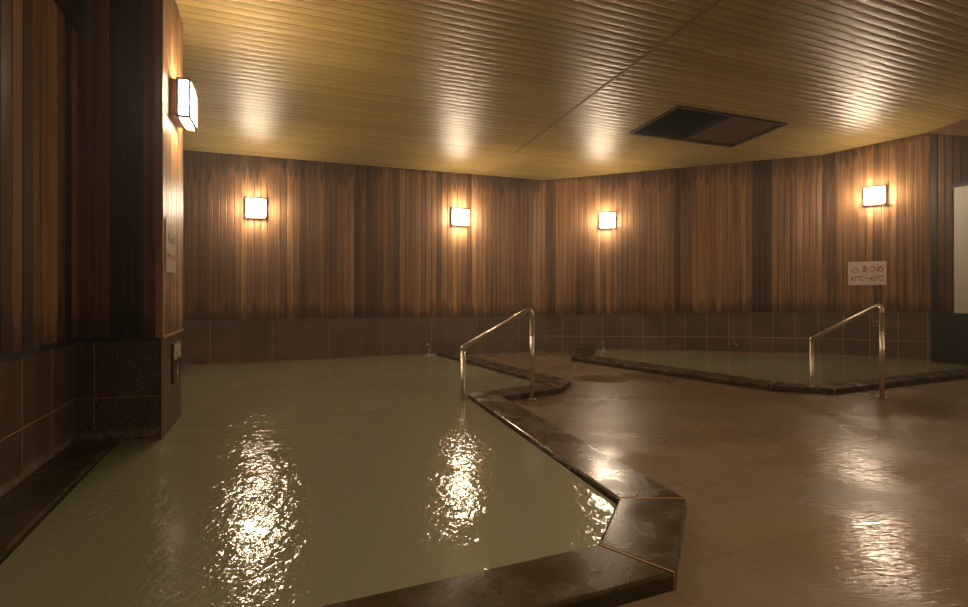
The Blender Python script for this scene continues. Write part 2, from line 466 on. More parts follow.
# wall that comes back along the right side; its boards stop below a wide plank
zt_a = zc(R3) - 0.02
pB = G(968, 366, WZ); kB = (pB - R3).length / (R4 - R3).length
zt_b = ZH(136, pB.y); zt_end = zt_a + (zt_b - zt_a) / kB * 1.0
zt_end = max(zt_end, 2.75)
kq = (zt_a - zt_end) / (zt_a - zt_b) * kB      # where the plank reaches full depth
Q = R3 + (R4 - R3) * kq
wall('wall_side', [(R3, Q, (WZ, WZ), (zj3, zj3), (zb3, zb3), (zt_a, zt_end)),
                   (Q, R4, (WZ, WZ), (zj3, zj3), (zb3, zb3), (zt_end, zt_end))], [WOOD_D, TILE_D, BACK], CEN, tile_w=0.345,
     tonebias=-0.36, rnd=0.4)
bm = bmesh.new()
nq = Vector((r4.y, -r4.x)); nq = nq if nq.x < 0 else -nq
for (A, B, z0, z1) in ((R3, Q, zt_a, zt_end), (Q, R4, zt_end, zt_end)):
    vs = []
    for o_ in (-0.02, 0.03):
        for p, z in ((A, z0), (B, z1), (B, zc(B)), (A, zc(A))):
            w_ = p + nq * o_; vs.append(bm.verts.new((w_.x, w_.y, z)))
    for q in ((0, 1, 2, 3), (7, 6, 5, 4), (0, 4, 5, 1), (1, 5, 6, 2), (2, 6, 7, 3), (3, 7, 4, 0)):
        bm.faces.new([vs[i] for i in q])
LINTEL = plain('lintel_plank', (0.17, 0.095, 0.045), 0.4, nscale=9, amt=0.35)
tag(link('trim_lintel', bm, LINTEL), kind='structure')

# the rest of the room, behind and beside the camera
def simple_wall(name, A, B):
    return wall(name, [(A, B, (0, 0), (0.30, 0.30), (0.66, 0.66), (zc(A), zc(B)))], [WOOD, TILE, BACK], Vector((2, 1.0)), pitch=0.12)
simple_wall('wall_far_right', R4, R5)
simple_wall('wall_rear', RB1, RB0)
simple_wall('wall_rear_left', RB0, L1)

# left wall and the pillar
yb0 = 336.5; zbl = ZH(337.0, P0.y); zjl = ZH(399.0, P0.y)
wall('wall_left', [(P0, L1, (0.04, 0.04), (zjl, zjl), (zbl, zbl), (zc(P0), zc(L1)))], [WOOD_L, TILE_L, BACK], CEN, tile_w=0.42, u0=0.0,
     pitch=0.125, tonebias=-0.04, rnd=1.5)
PW = (P1 - P0)
P3 = P2 - WD * 2.2
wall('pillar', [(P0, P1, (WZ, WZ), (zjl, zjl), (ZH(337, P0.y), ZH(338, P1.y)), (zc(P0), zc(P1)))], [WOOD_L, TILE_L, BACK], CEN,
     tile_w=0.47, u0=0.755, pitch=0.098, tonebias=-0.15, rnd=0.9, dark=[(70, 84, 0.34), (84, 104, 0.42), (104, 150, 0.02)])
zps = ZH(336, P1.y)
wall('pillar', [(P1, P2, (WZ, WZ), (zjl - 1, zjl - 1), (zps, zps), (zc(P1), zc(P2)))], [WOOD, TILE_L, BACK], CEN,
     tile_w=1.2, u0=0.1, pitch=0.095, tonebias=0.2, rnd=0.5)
wall('pillar', [(P2, P3, (WZ, WZ), (zjl, zjl), (zps, zps), (zc(P2), zc(P3)))], [WOOD, TILE_L, BACK], Vector((-2.5, 9)), tile_w=0.6)
wall('wall_far_left', [(P3, BL0, (WZ, WZ), (zjl, zjl), (zps, zps), (zc(P3), zc(BL0)))], [WOOD, TILE, BACK], Vector((2, 9)), tile_w=0.6)

def strip(name, A, B, z0, z1, n, t0, t1, mat):
    bm = bmesh.new()
    d = (B - A).normalized()
    pts = [A + n * t0, B + n * t0, B + n * t1, A + n * t1]
    prism(bm, pts, z0, z1)
    return tag(link(name, bm, mat), kind='structure')
nl = Vector((-ldir.y, ldir.x)); nl = nl if nl.x > 0 else -nl
npf = Vector((PW.y, -PW.x)).normalized(); npf = npf if npf.y < 0 else -npf
psd = (P2 - P1).normalized(); nps = Vector((-psd.y, psd.x)); nps = nps if nps.x > 0 else -nps
strip('trim_dark_left', P0 + ldir * .03, L1, zbl - 0.035, zbl, nl, 0.0, 0.022, DARKTRIM)  # dark strip along the gap under the boards
strip('trim_dark_pillar', P0 + WD * 0.02, P1, ZH(341.5, P0.y), ZH(338, P0.y), npf, 0.0, 0.012, DARKTRIM)  # the same dark strip below the pillar's front boards
strip('trim_sill_side', P1, P2, zps - 0.018, zps, nps, 0.0, 0.022, PALETRIM)
# corner post of the pillar
bm = bmesh.new()
c0 = P1 + npf * 0.021 + nps * 0.021
prism(bm, [c0, c0 - WD * 0.045, c0 - WD * 0.045 - npf * 0.03, c0 + psd * 0.045 - WD * 0.03, c0 + psd * 0.045], zps - 0.012, zc(P1) - 0.01)
for layer, v in (('tone', 0.6), ('height', 0.4), ('across', 0.5)):
    la = bm.verts.layers.float.new(layer)
    for x in bm.verts: x[la] = v
tag(link('trim_corner', bm, WOOD), kind='structure')
# dark beam high along the left wall
zbe = ZH(34, P0.y)
strip('trim_beam', P0 + ldir * 0.02, L1, zbe, zc(P0) - 0.01, nl, 0.02, 0.06, DARKTRIM)

# ------------------------------------------------------------------ ceiling of slats running along the back wall
bm = bmesh.new()
tl = bm.verts.layers.float.new('tone')
N2 = Vector((-WD.y, WD.x))
pitch = 0.088
O2 = Vector((0, 0))
def add_ceil(s, v, dz, tone):
    p = WD * s + N2 * v
    x = bm.verts.new((p.x, p.y, zc(p) + dz)); x[tl] = tone
    return x
s0, s1 = -9.5, 14.0
v_back = (BL.dot(N2))
k = 0
v = v_back + 0.36
while v > -8.5:
    a, b = v - pitch + 0.0025, v - 0.0025
    tn = random.random()
    prof = [(a, 0.012), (a + 0.001, 0.004)] + [(lerp(a + 0.002, b - 0.002, q / 4), 0.004 - 0.0036 * (1 - (q / 2 - 1) ** 2)) for q in range(5)] + [(b - 0.001, 0.004), (b, 0.012)]
    r0 = [add_ceil(s0, y, z, tn) for y, z in prof]; r1 = [add_ceil(s1, y, z, tn) for y, z in prof]
    for q in range(len(prof) - 1):
        bm.faces.new((r0[q], r0[q + 1], r1[q + 1], r1[q]))
    v -= pitch
a = [add_ceil(x, y, 0.015, 0.5) for x, y in ((s0, v_back + .4), (s1, v_back + .4), (s1, -8.5), (s0, -8.5))]
f = bm.faces.new(a); f.material_index = 1
a = [add_ceil(x, y, 0.10, 0.5) for x, y in ((s0, v_back + .4), (s1, v_back + .4), (s1, -8.5), (s0, -8.5))]
f = bm.faces.new(a); f.material_index = 1
# clip to the room
def clip(P, Qp, inside, off=0.05):
    d = (Qp - P).normalized(); n = Vector((-d.y, d.x))
    if n.dot(inside - P) > 0: n = -n
    pp = P + n * off
    bmesh.ops.bisect_plane(bm, geom=bm.verts[:] + bm.edges[:] + bm.faces[:], plane_co=(pp.x, pp.y, 0), plane_no=(n.x, n.y, 0), clear_outer=True)
clip(BL, BC, CEN); clip(BC, R2, CEN); clip(R2, R3, CEN); clip(R3, R4, CEN); clip(RB0, RB1, CEN); clip(R4, R5, CEN)
clip(BL0, BL0 + Vector((0.3, -3)), CEN)
# hole for the hatch
hp = {}
def on_ceiling(px, py):
    d = Vector(((px - CX) / F, 1.0, (HY - py) / F))
    tt = (CA - CZ) / (d.z - CB * d.x - CC * d.y)
    return Vector((d.x * tt, d.y * tt))
hL, hT, hR, hB = [on_ceiling(*q) for q in ((631.6, 129.8), (686.5, 102.8), (784.3, 126.9), (722.9, 148.9))]
print('hatch', hL, hT, hR, hB)
hc = (hL + hT + hR + hB) / 4
hw = ((hR - hT).dot(WD) + (hB - hL).dot(WD)) / 2; hd = ((hL - hT).dot(N2) + (hB - hR).dot(N2)) / 2
hw, hd = abs(hw) / 2, abs(hd) / 2
for (nn, e) in ((WD, hw), (-WD, hw), (N2, hd), (-N2, hd)):
    pp = hc + nn * e
    bmesh.ops.bisect_plane(bm, geom=bm.verts[:] + bm.edges[:] + bm.faces[:], plane_co=(pp.x, pp.y, 0), plane_no=(nn.x, nn.y, 0))
kill = []
for f in bm.faces:
    q = f.calc_center_median().xy - hc
    if abs(q.dot(WD)) < hw - .002 and abs(q.dot(N2)) < hd - .002 : kill.append(f)
bmesh.ops.delete(bm, geom=kill, context='FACES')
ceil = link('ceiling', bm, [SLAT, SLATBACK], smooth='keep')
tag(ceil, kind='structure')
# seam strip that crosses the slats
sA, sB = on_ceiling(700, 9), on_ceiling(574, 113)
sdir = N2
smid = (sA + sB) / 2
bm = bmesh.new()
pts = []
for e, w_ in ((-3.4, -.011), (-3.4, .011), (2.6, .011), (2.6, -.011)):
    p = smid + sdir * e + WD * w_; pts.append(p)
vs = [bm.verts.new((p.x, p.y, zc(p) + dz)) for dz in (-0.006, 0.006) for p in pts]
for q in ((0, 1, 2, 3), (7, 6, 5, 4), (0, 4, 5, 1), (1, 5, 6, 2), (2, 6, 7, 3), (3, 7, 4, 0)):
    bm.faces.new([vs[i] for i in q])
tag(link('trim_seam', bm, JOINTSTRIP), kind='structure')

# ceiling hatch
hrot = math.atan2(WD.y, WD.x)
hatch = empty('ceiling_hatch', (hc.x, hc.y, zc(hc)), hrot)
tag(hatch, 'dark square ceiling hatch with one black open half and one brown panel', 'ceiling hatch')
sx_ = CB * WD.x + CC * WD.y; sy_ = CB * N2.x + CC * N2.y       # slope of the ceiling in the hatch's own axes
def hbox(bm, x0, x1, y0, y1, z0, z1):
    for v in box(bm, (x0, y0, z0), (x1, y1, z1)):
        v.co.z += sx_ * v.co.x + sy_ * v.co.y
fw = 0.035
bm = bmesh.new()
for a in ((-hw, hw, -hd, -hd + fw), (-hw, hw, hd - fw, hd), (-hw, -hw + fw, -hd + fw, hd - fw), (hw - fw, hw, -hd + fw, hd - fw)):
    hbox(bm, *a, -0.012, 0.05)
link('hatch_frame', bm, HATCH_D, hatch)
bm = bmesh.new(); hbox(bm, -0.012, 0.022, -hd + fw, hd - fw, -0.004, 0.06); link('divider', bm, HATCH_D, hatch)
bm = bmesh.new(); hbox(bm, 0.022, hw - fw, -hd + fw, hd - fw, 0.012, 0.03); link('panel', bm, HATCH_P, hatch)
bm = bmesh.new()
for a in ((-hw + fw, -0.012, -hd + fw - .02, -hd + fw), (-hw + fw, -0.012, hd - fw, hd - fw + .02), (-hw + fw - .02, -hw + fw, -hd + fw, hd - fw), (-0.012, 0.01, -hd + fw, hd - fw)):
    hbox(bm, *a, 0.05, 0.55)
hbox(bm, -hw + fw - .02, 0.01, -hd + fw - .02, hd - fw + .02, 0.55, 0.57)
link('shaft', bm, HATCH_H, hatch)
for k in (0.10, 0.19):
    bm = bmesh.new(); lathe(bm, [(0.006, 0.0), (0.009, 0.004)], 10)
    s_ = link('screw', bm, STEEL, hatch)
    s_.location = (-hw + k + 0.02, -hd + fw / 2, -0.016 + sx_ * (-hw + k) + sy_ * -hd)

# ------------------------------------------------------------------ pools
KZ = 0.06
def K(px, py): return G(px, py, KZ)
IW, I1, I2, I3, I4 = K(432, 351.6), K(548, 382.5), K(467, 393.5), K(618, 498), K(598, 543.5)
OW, O1, O1b, O2k, O3, O4 = K(441, 349.0), K(571, 380.3), K(561, 387.8), K(502, 395.6), K(687, 498), K(676, 573)
e1 = (K(310, 607) - I4).normalized()
led = (K(0, 555) - K(110, 445)).normalized()
lA = K(110, 445)
def cross2(p, d, q, e):
    den = d.x * e.y - d.y * e.x
    tt = ((q.x - p.x) * e.y - (q.y - p.y) * e.x) / den
    return p + d * tt
I5 = cross2(I4, e1, lA, led)
O5 = cross2(O4, e1, P0, ldir)
def toline(p, d, A, B): return cross2(p, d, A, (B - A).normalized())
bo = Vector((WD.y, -WD.x)) * 0.007
IWw = toline(I1, (IW - I1).normalized(), BL + bo, BC + bo); OWw = toline(O1, (OW - O1).normalized(), BL + bo, BC + bo)

# main water body
inn = [IWw, I1, I2, I3, I4, I5]
def grow(p, c, e=0.03):
    return p
def inset(poly, e):
    n = len(poly); ar = sum(poly[i].x * poly[(i + 1) % n].y - poly[(i + 1) % n].x * poly[i].y for i in range(n))
    sg = 1 if ar > 0 else -1
    res = []
    for i in range(n):
        a, b, c = poly[i - 1], poly[i], poly[(i + 1) % n]
        d1 = (b - a).normalized(); d2 = (c - b).normalized()
        n1 = Vector((-d1.y, d1.x)) * sg; n2 = Vector((-d2.y, d2.x)) * sg
        res.append(cross2(a + n1 * e, d1, b + n2 * e, d2) if abs(d1.x * d2.y - d1.y * d2.x) > 1e-4 else b + n1 * e)
    return res
KP = toline(lA, led, P0, P1)
bm = bmesh.new()
pts = inset([IWw, I1, I2, I3, I4, I5, KP, P1, P2, P3, BL0], 0.007)
lo = [bm.verts.new((p.x, p.y, -0.5)) for p in pts]; hi = [bm.verts.new((p.x, p.y, WZ)) for p in pts]
bm.faces.new(hi); bm.faces.new(lo[::-1])
for i in range(len(pts)):
    k = (i + 1) % len(pts); bm.faces.new((lo[i], lo[k], hi[k], hi[i]))
tag(link('pool_water', bm, WATER), 'milky green hot spring water filling the large front pool', 'water', kind='stuff')

# second pool
V0i, V1i, V2i = K(592, 355), K(775, 381.3), K(816, 384.3)
V0, V1, V2 = K(571, 357), K(771, 385.5), K(835, 389)
Rin, Rout = K(968, 367.5), K(968, 373.0)
so_ = nq * 0.007
V3i = toline(V2i, (Rin - V2i).normalized(), R3 + so_, R4 + so_); V3 = toline(V2, (Rout - V2).normalized(), R3 + so_, R4 + so_)
ro_ = Vector((R1.y - BC.y, -(R1.x - BC.x))).normalized() * 0.007
VWi = toline(V0i, Vector((0.25, 1)), BC + ro_, R1 + ro_); VW = toline(V0, Vector((0.25, 1)), BC + ro_, R1 + ro_)
bm = bmesh.new()
pts = inset([V0i, V1i, V2i, V3i, R3, R2, R1, VWi], 0.007)
prism(bm, pts, -0.5, WZ)
tag(link('pool_water', bm, WATER2), 'still greenish water filling the small pool under the right wall', 'water', kind='stuff')

# kerbs
def kerb(root, quads, bevel=0.014):
    for qd in quads:
        bm = bmesh.new(); prism(bm, qd, -0.45, KZ)
        # keep a hair of room at the mitres
        o = link('kerb_board', bm, KERB, root)
        bev(o, bevel, 3)
def mitre(root, a, b, drop=True):
    d = (b - a).normalized(); n = Vector((-d.y, d.x)) * 0.004
    bm = bmesh.new()
    prism(bm, [a + d * .006 - n, b - d * .006 - n, b - d * .006 + n, a + d * .006 + n], -0.01, KZ + 0.0012)
    link('joint', bm, JOINT, root)
    o = root.children[-1]
kb = empty('pool_kerb', (O3.x, O3.y, 0))
tag(kb, 'low dark wet timber kerb zigzagging around the large front pool', 'pool kerb')
inv = lambda q: [p - Vector((O3.x, O3.y)) for p in q]
kerb(kb, [inv(q) for q in ([IWw, I1, O1, OWw], [I1, O1b, O1], [I1, I2, O2k, O1b], [I2, I3, O3, O2k], [I3, I4, O4, O3], [I4, I5, O5, O4])])
for a, b in ((I1, O1b), (I3, O3), (I4, O4)):
    a, b = inv([a, b]); mitre(kb, a, b)
kb2 = empty('pool_kerb', (V2.x, V2.y, 0))
tag(kb2, 'low dark timber kerb edging the small pool below the right wall', 'pool kerb')
inv2 = lambda q: [p - Vector((V2.x, V2.y)) for p in q]
kerb(kb2, [inv2(q) for q in ([VWi, V0i, V0, VW], [V0i, V1i, V1, V0], [V1i, V2i, V2, V1], [V2i, V3i, V3, V2])])
for a, b in ((V1i, V1), (V2i, V2)):
    a, b = inv2([a, b]); mitre(kb2, a, b)
# ledge along the left wall
ld = empty('pool_ledge', (lA.x, lA.y, 0))
tag(ld, 'black wet timber ledge along the foot of the left wall', 'pool ledge')
bm = bmesh.new()
lB = I5
qs = [P0 + npf * .007 + nl * .007, KP + npf * .007, I5 + (KP - I5).normalized() * .02, O5 + nl * .007 - ldir * .02]
prism(bm, [p - lA for p in qs], -0.45, KZ)
bev(link('ledge_board', bm, KERB, ld), 0.014, 3)

# floor slab with the pools cut out
bm = bmesh.new()
outer = [OWw, O1, O1b, O2k, O3, O4, O5, L1, RB0, RB1, R4, V3, V2, V1, V0, VW, BC]
prism(bm, [Vector(p) for p in outer], -0.12, 0.0)
bmesh.ops.triangulate(bm, faces=bm.faces[:])
tag(link('floor', bm, FLOOR), kind='structure')

LIP = plain('pool_lip_stone', (0.27, 0.19, 0.12), 0.35)
strip('trim_lip_back', BL, IWw, WZ - .05, WZ + .022, bo.normalized(), 0.007, 0.05, LIP)
rl = ro_.normalized()
strip('trim_lip_right', VWi + (R1 - BC).normalized() * .02, R2, WZ - .05, WZ + .022, rl, 0.001, 0.04, LIP)
strip('trim_lip_pillar', KP + WD * .01, P1, WZ - .05, WZ + .012, npf, 0.007, 0.012, LIP)
# ------------------------------------------------------------------ lanterns
def lantern(loc2, z, nrm, label):
    """loc2 on the wall face, z of the lantern's underside, nrm pointing into the room"""
    rot = math.atan2(nrm.y, nrm.x) - math.pi / 2        # local +y = into the room
    r = empty('wall_lantern', (loc2.x, loc2.y, z), rot)
    tag(r, label, 'wall lamp', 'square wall lanterns on the cedar walls')
    return r
LW, LH, LD = 0.27, 0.262, 0.13
def lantern_parts(r, proto=None):
    if proto is None:
        bm = bmesh.new(); box(bm, (-LW / 2 + .004, 0.0, 0.004), (LW / 2 - .004, 0.05, LH - .004))
        bev(link('back_plate', bm, LANTERN_PLATE, r), 0.004)
        bm = bmesh.new(); box(bm, (-LW / 2 + .006, 0.0515, 0.006), (LW / 2 - .006, LD - .006, LH - .006))
        bev(link('diffuser', bm, GLASS, r), 0.006, 2)
        bm = bmesh.new(); t_ = 0.0085
        xs, ys, zs = (-LW / 2, LW / 2), (0.053, LD), (0.0, LH)
        for x in xs:
            for y in ys: box(bm, (x - t_, y - t_ * .6, zs[0] - t_), (x + t_, y + t_, zs[1] + t_))
            for z in zs: box(bm, (x - t_, ys[0], z - t_), (x + t_, ys[1], z + t_))
        for y in ys:
            for z in zs: box(bm, (xs[0], y - t_ * .6, z - t_), (xs[1], y + t_, z + t_))
        link('frame', bm, LANTERN, r)
    else:
        for c in proto.children:
            k = c.copy(); COL.objects.link(k); k.parent = r
nb_ = Vector((WD.y, -WD.x))
rd = (R1 - BC).normalized(); n1_ = Vector((rd.y, -rd.x)); n1_ = n1_ if n1_.y < 0 else -n1_
rd3 = (R3 - R2).normalized(); n3_ = Vector((rd3.y, -rd3.x)); n3_ = n3_ if n3_.x < 0 else -n3_
def ray_wall(px, A, B):
    return cross2(Vector((0, 0)), Vector(((px - CX) / F, 1.0)), A, (B - A).normalized())
bt = 0.019
def put(px, py, A, B, n, label):
    p = ray_wall(px, A, B) + n * (bt)
    z = ZH(py, p.y) - LH / 2
    return lantern(p, z, n, label)
pl = P1 + psd * 0.36
zl = 2.336
first = lantern(pl + nps * bt, zl, nps, 'lit square lantern on the side of the near wooden pillar')
LW, LD, LH = 0.34, 0.13, 0.272; lantern_parts(first); LW, LD, LH = 0.27, 0.13, 0.262
lamps = [put(256, 209, BL, BC, nb_, 'lit square lantern on the back wall closest to the pillar'),
         put(458.5, 218, BL, BC, nb_, 'lit square lantern on the back wall over the far end of the large pool'),
         put(607, 221, BC, R1, n1_, 'lit square lantern just past the room corner beneath the ceiling hatch'),
         put(875, 196.5, R2, R3, n3_, 'lit square lantern above the pink paper sign')]
# unseen lanterns added on the right wall to light the left wall
dR = (R5 - R4).normalized(); nR = Vector((dR.y, -dR.x)); nR = nR if nR.x < 0 else -nR
for f_ in (0.2, 0.62):
    lamps.append(lantern(R4 + (R5 - R4) * f_ + nR * bt, 2.0, nR, 'added unseen square lantern on the right wall, %s' % ('next one along from the white board' if f_ < .5 else 'farthest from the white board')))
lantern_parts(lamps[0])
for l in lamps[1:]: lantern_parts(l, lamps[0])

# recessed downlights in the slatted ceiling over the near end of the room
def downlight(x, y, watts, label):
    z = zc((x, y))
    r = empty('ceiling_downlight', (x, y, z), 0)
    tag(r, label, 'downlight', 'recessed downlights over the near end of the room')
    bm = bmesh.new(); lathe(bm, [(0.075, -0.002), (0.095, -0.002), (0.095, -0.012), (0.070, -0.012)], 28)
    link('trim_ring', bm, LANTERN_PLATE, r, True)
    bm = bmesh.new(); lathe(bm, [(0.001, -0.0105), (0.062, -0.0105), (0.062, -0.0085), (0.001, -0.0085)], 24)
    link('lens', bm, GLASS_D, r)
    li = bpy.data.lights.new('downlight_lamp', 'SPOT'); li.energy = watts; li.color = (1.0, 0.80, 0.56)
    li.spot_size = math.radians(112); li.spot_blend = 0.75; li.shadow_soft_size = 0.06
    lo_ = bpy.data.objects.new('downlight_lamp', li); COL.objects.link(lo_); lo_.parent = r; lo_.location = (0, 0, -0.08)
t = NT('downlight_glass'); t.set((0.9, 0.85, 0.75), 0.4)
t.p.inputs['Emission Color'].default_value = (1.0, 0.79, 0.55, 1); t.p.inputs['Emission Strength'].default_value = 12.0
GLASS_D = t.m
downlight(1.25, 1.25, 92.0, 'round recessed downlight in the slats above the near pool corner')
downlight(3.6, 2.0, 58.0, 'round recessed downlight in the slats above the open floor')
# ------------------------------------------------------------------ handrails
def handrail(a, za, b, zt, z_low, label, flange):
    """a: post in the water (plan), b: tall post on the floor"""
    r = empty('handrail', (b.x, b.y, 0.0), math.atan2(a.y - b.y, a.x - b.x))
    tag(r, label, 'handrail', 'steel handrails at the pool steps')
    L = (a - b).length; R = 0.023
    bm = bmesh.new(); tube(bm, [(L, 0, -0.4), (L, 0, za + 0.004)], R)
    link('post', bm, STEEL, r, True)
    bm = bmesh.new()
    rb = 0.085
    dirv = Vector((L, 0, za - zt)).normalized()
    corner = Vector((0, 0, zt))
    p_in = Vector((0, 0, zt - rb)); p_out = corner + dirv * rb
    pts = [(0, 0, zt - rb - 0.03)] + [tuple(p_in * (1 - s) ** 2 + corner * 2 * s * (1 - s) + p_out * s * s) for s in [i / 8 for i in range(9)]] + [(L, 0, za)]
    tube(bm, pts, R)
    link('sloping_rail', bm, STEEL, r, True)
    bm = bmesh.new(); lathe(bm, [(0.001, za + 0.024), (0.015, za + 0.019), (0.0236, za + 0.0), (0.0236, za - 0.03)], 18, Matrix.Translation((L, 0, 0)))
    link('end_cap', bm, STEEL, r, True)
    bm = bmesh.new(); tube(bm, [(0, 0, 0.0), (0, 0, zt - rb - 0.03)], R)
    link('post', bm, STEEL, r, True)
    bm = bmesh.new(); lathe(bm, [(R + 0.0015, zt - rb - .19), (R + 0.0015, zt - rb - .17)], 18)
    link('weld_ring', bm, STEEL, r, True)
    bm = bmesh.new(); lathe(bm, [(flange, 0.0), (flange, 0.006), (flange * .85, 0.012), (R + .002, 0.014)], 20)
    link('base_flange', bm, STEEL_D, r, True)
A1 = G(463, 400, WZ); B1 = G(532, 399.5, 0)
handrail(A1, ZH(347.5, A1.y), B1, ZH(307.5, B1.y), -0.4, 'steel handrail leading into the large green pool', 0.045)
A2 = G(812, 382.8, WZ); B2 = G(882, 397, 0)
handrail(A2, ZH(339, A2.y), B2, ZH(303.5, B2.y), -0.4, 'steel handrail at the small pool under the right wall', 0.060)

# ------------------------------------------------------------------ signs
def text_mesh(name, s, size, mat, parent, loc, wmax=None):
    cu = bpy.data.curves.new(name, 'FONT')
    cu.body = s; cu.size = size; cu.align_x = 'CENTER'; cu.align_y = 'CENTER'
    cu.extrude = 0.0006; cu.offset = size * 0.012
    o = bpy.data.objects.new(name, cu)
    COL.objects.link(o)
    dg = bpy.context.evaluated_depsgraph_get(); dg.update()
    me = bpy.data.meshes.new_from_object(o.evaluated_get(dg))
    COL.objects.unlink(o); bpy.data.objects.remove(o)
    me.name = name
    me.materials.clear(); me.materials.append(mat)
    ob = bpy.data.objects.new(name, me); COL.objects.link(ob)
    w = max([v.co.x for v in me.vertices] + [0.001]) - min([v.co.x for v in me.vertices] + [0])
    k = 1.0 if not wmax else wmax / w
    for v in me.vertices: v.co.x *= k
    ob.parent = parent
    ob.location = loc
    ob.rotation_euler = (math.pi / 2, 0, math.pi)        # reads from the room side (+y)
    return ob
def signroot(name, p, z, n, label, cat):
    r = empty(name, (p.x, p.y, z), math.atan2(n.y, n.x) - math.pi / 2)
    return tag(r, label, cat)
def sheet(name, r, w, h, mat, skew=0.0, th=0.004, curl=0.0):
    bm = bmesh.new()
    nx = 10
    for s in (0, 1):
        pass
    rows = []
    for y in (0.0, th):
        rows.append([[bm.verts.new((lerp(-w / 2, w / 2, i / nx), y + curl * (2 * i / nx - 1) ** 2, zz + skew * (i / nx - .5))) for i in range(nx + 1)] for zz in (0, h)])
    for k, rw in enumerate(rows):
        for i in range(nx): bm.faces.new((rw[0][i], rw[0][i + 1], rw[1][i + 1], rw[1][i]))
    for zz in (0, 1):
        for i in range(nx): bm.faces.new((rows[0][zz][i], rows[0][zz][i + 1], rows[1][zz][i + 1], rows[1][zz][i]))
    for i in (0, nx): bm.faces.new((rows[0][0][i], rows[0][1][i], rows[1][1][i], rows[1][0][i]))
    return link(name, bm, mat, r)
# pink sign right
ps = ray_wall(867, R2, R3) + n3_ * (bt + .002)
wS = (ray_wall(886.5, R2, R3) - ray_wall(848, R2, R3)).length
z0 = ZH(285, ps.y); hS = ZH(261.5, ps.y) - z0
s1_ = signroot('paper_sign', ps, z0, n3_, 'pink laminated paper sign with red hot water lettering', 'sign')
sheet('paper_sheet', s1_, wS, hS, PAPER, 0.0, 0.004, 0.0)
yy = 0.0052
text_mesh('lettering', 'あつめ', 0.125, RED, s1_, (-wS * .14, yy, hS * .66), wS * .54)
text_mesh('lettering', '41℃〜43℃', 0.11, PINK, s1_, (0, yy, hS * .26), wS * .84)
# hot spring mark: basin with three wisps
bm = bmesh.new()
def arc_strip(bm, cx, cz, rx, rz, a0, a1, wd, y, n=16):
    pr = None
    for i in range(n + 1):
        a = lerp(a0, a1, i / n)
        p = [bm.verts.new((cx + (rx + o) * math.cos(a), y, cz + (rz + o) * math.sin(a))) for o in (-wd, wd)]
        if pr: bm.faces.new((pr[0], pr[1], p[1], p[0]))
        pr = p
mx, mz = wS * .31, hS * .60
arc_strip(bm, mx, mz + .012, .050, .032, math.radians(150), math.radians(390), .006, yy)
for k in (-1, 0, 1):
    arc_strip(bm, mx + k * .022 + .012, mz + .030, .012, .028, math.radians(120), math.radians(240), .0035, yy, 8)
mk = link('hot_spring_mark', bm, GREYINK, s1_)
# paper on the pillar's side
def at_side(px, py):
    p = cross2(Vector((0, 0)), Vector(((px - CX) / F, 1.0)), P1, psd); return p, ZH(py, p.y)
pa, za = at_side(162.0, 216); pb, zb_ = at_side(172.5, 272)
pm = (pa + pb) / 2; wP = (pb - pa).length
zlo = ZH(272.5, pm.y); zhi = ZH(222, pm.y)
s2_ = signroot('paper_sign', pm + nps * (bt + .002), zlo, nps, 'white paper notice on the lamp lit side of the pillar', 'sign')
sheet('paper_sheet', s2_, wP, zhi - zlo, PAPER_W, 0, 0.004, 0.0)
hP = zhi - zlo
text_mesh('lettering', 'ぬるめ', 0.10, GREYINK, s2_, (0, .005, hP * .66), wP * .74)
text_mesh('lettering', '39℃〜41℃', 0.06, PINK, s2_, (0, .005, hP * .30), wP * .8)
bm = bmesh.new()
arc_strip(bm, 0, hP * .86, .045, .028, math.radians(150), math.radians(390), .006, .005)
for k in (-1, 0, 1):
    arc_strip(bm, k * .022 + .012, hP * .89, .012, .026, math.radians(120), math.radians(240), .0035, .005, 8)
link('hot_spring_mark', bm, GREYINK, s2_)
# black plaque on the pillar's tiles
pa, _ = at_side(170.8, 360); pb, _ = at_side(179, 360)
pm = (pa + pb) / 2; wQ = (pb - pa).length
zlo = ZH(381, pm.y); zhi = ZH(342, pm.y); hQ = zhi - zlo
s3_ = signroot('wall_plaque', pm + nps * .005, zlo, nps, 'black plaque with white lettering on the pillar tiles', 'plaque')
bm = bmesh.new(); box(bm, (-wQ / 2, 0, 0), (wQ / 2, 0.012, hQ)); bev(link('plate', bm, BLACKPLATE, s3_), .003)
text_mesh('lettering', '浴槽内', 0.07, WHITEINK, s3_, (0, .0130, hQ * .86), wQ * .8)
text_mesh('lettering', '段差有', 0.07, WHITEINK, s3_, (0, .0130, hQ * .66), wQ * .8)
bm = bmesh.new()
yq = 0.0130
for q in (((-.011, .42), (.011, .42), (.011, .22), (-.011, .22)), ((-.034, .24), (.034, .24), (0.0, .10))):
    bm.faces.new([bm.verts.new((x, yq, hQ * z)) for x, z in q])
link('arrow', bm, WHITEINK, s3_)
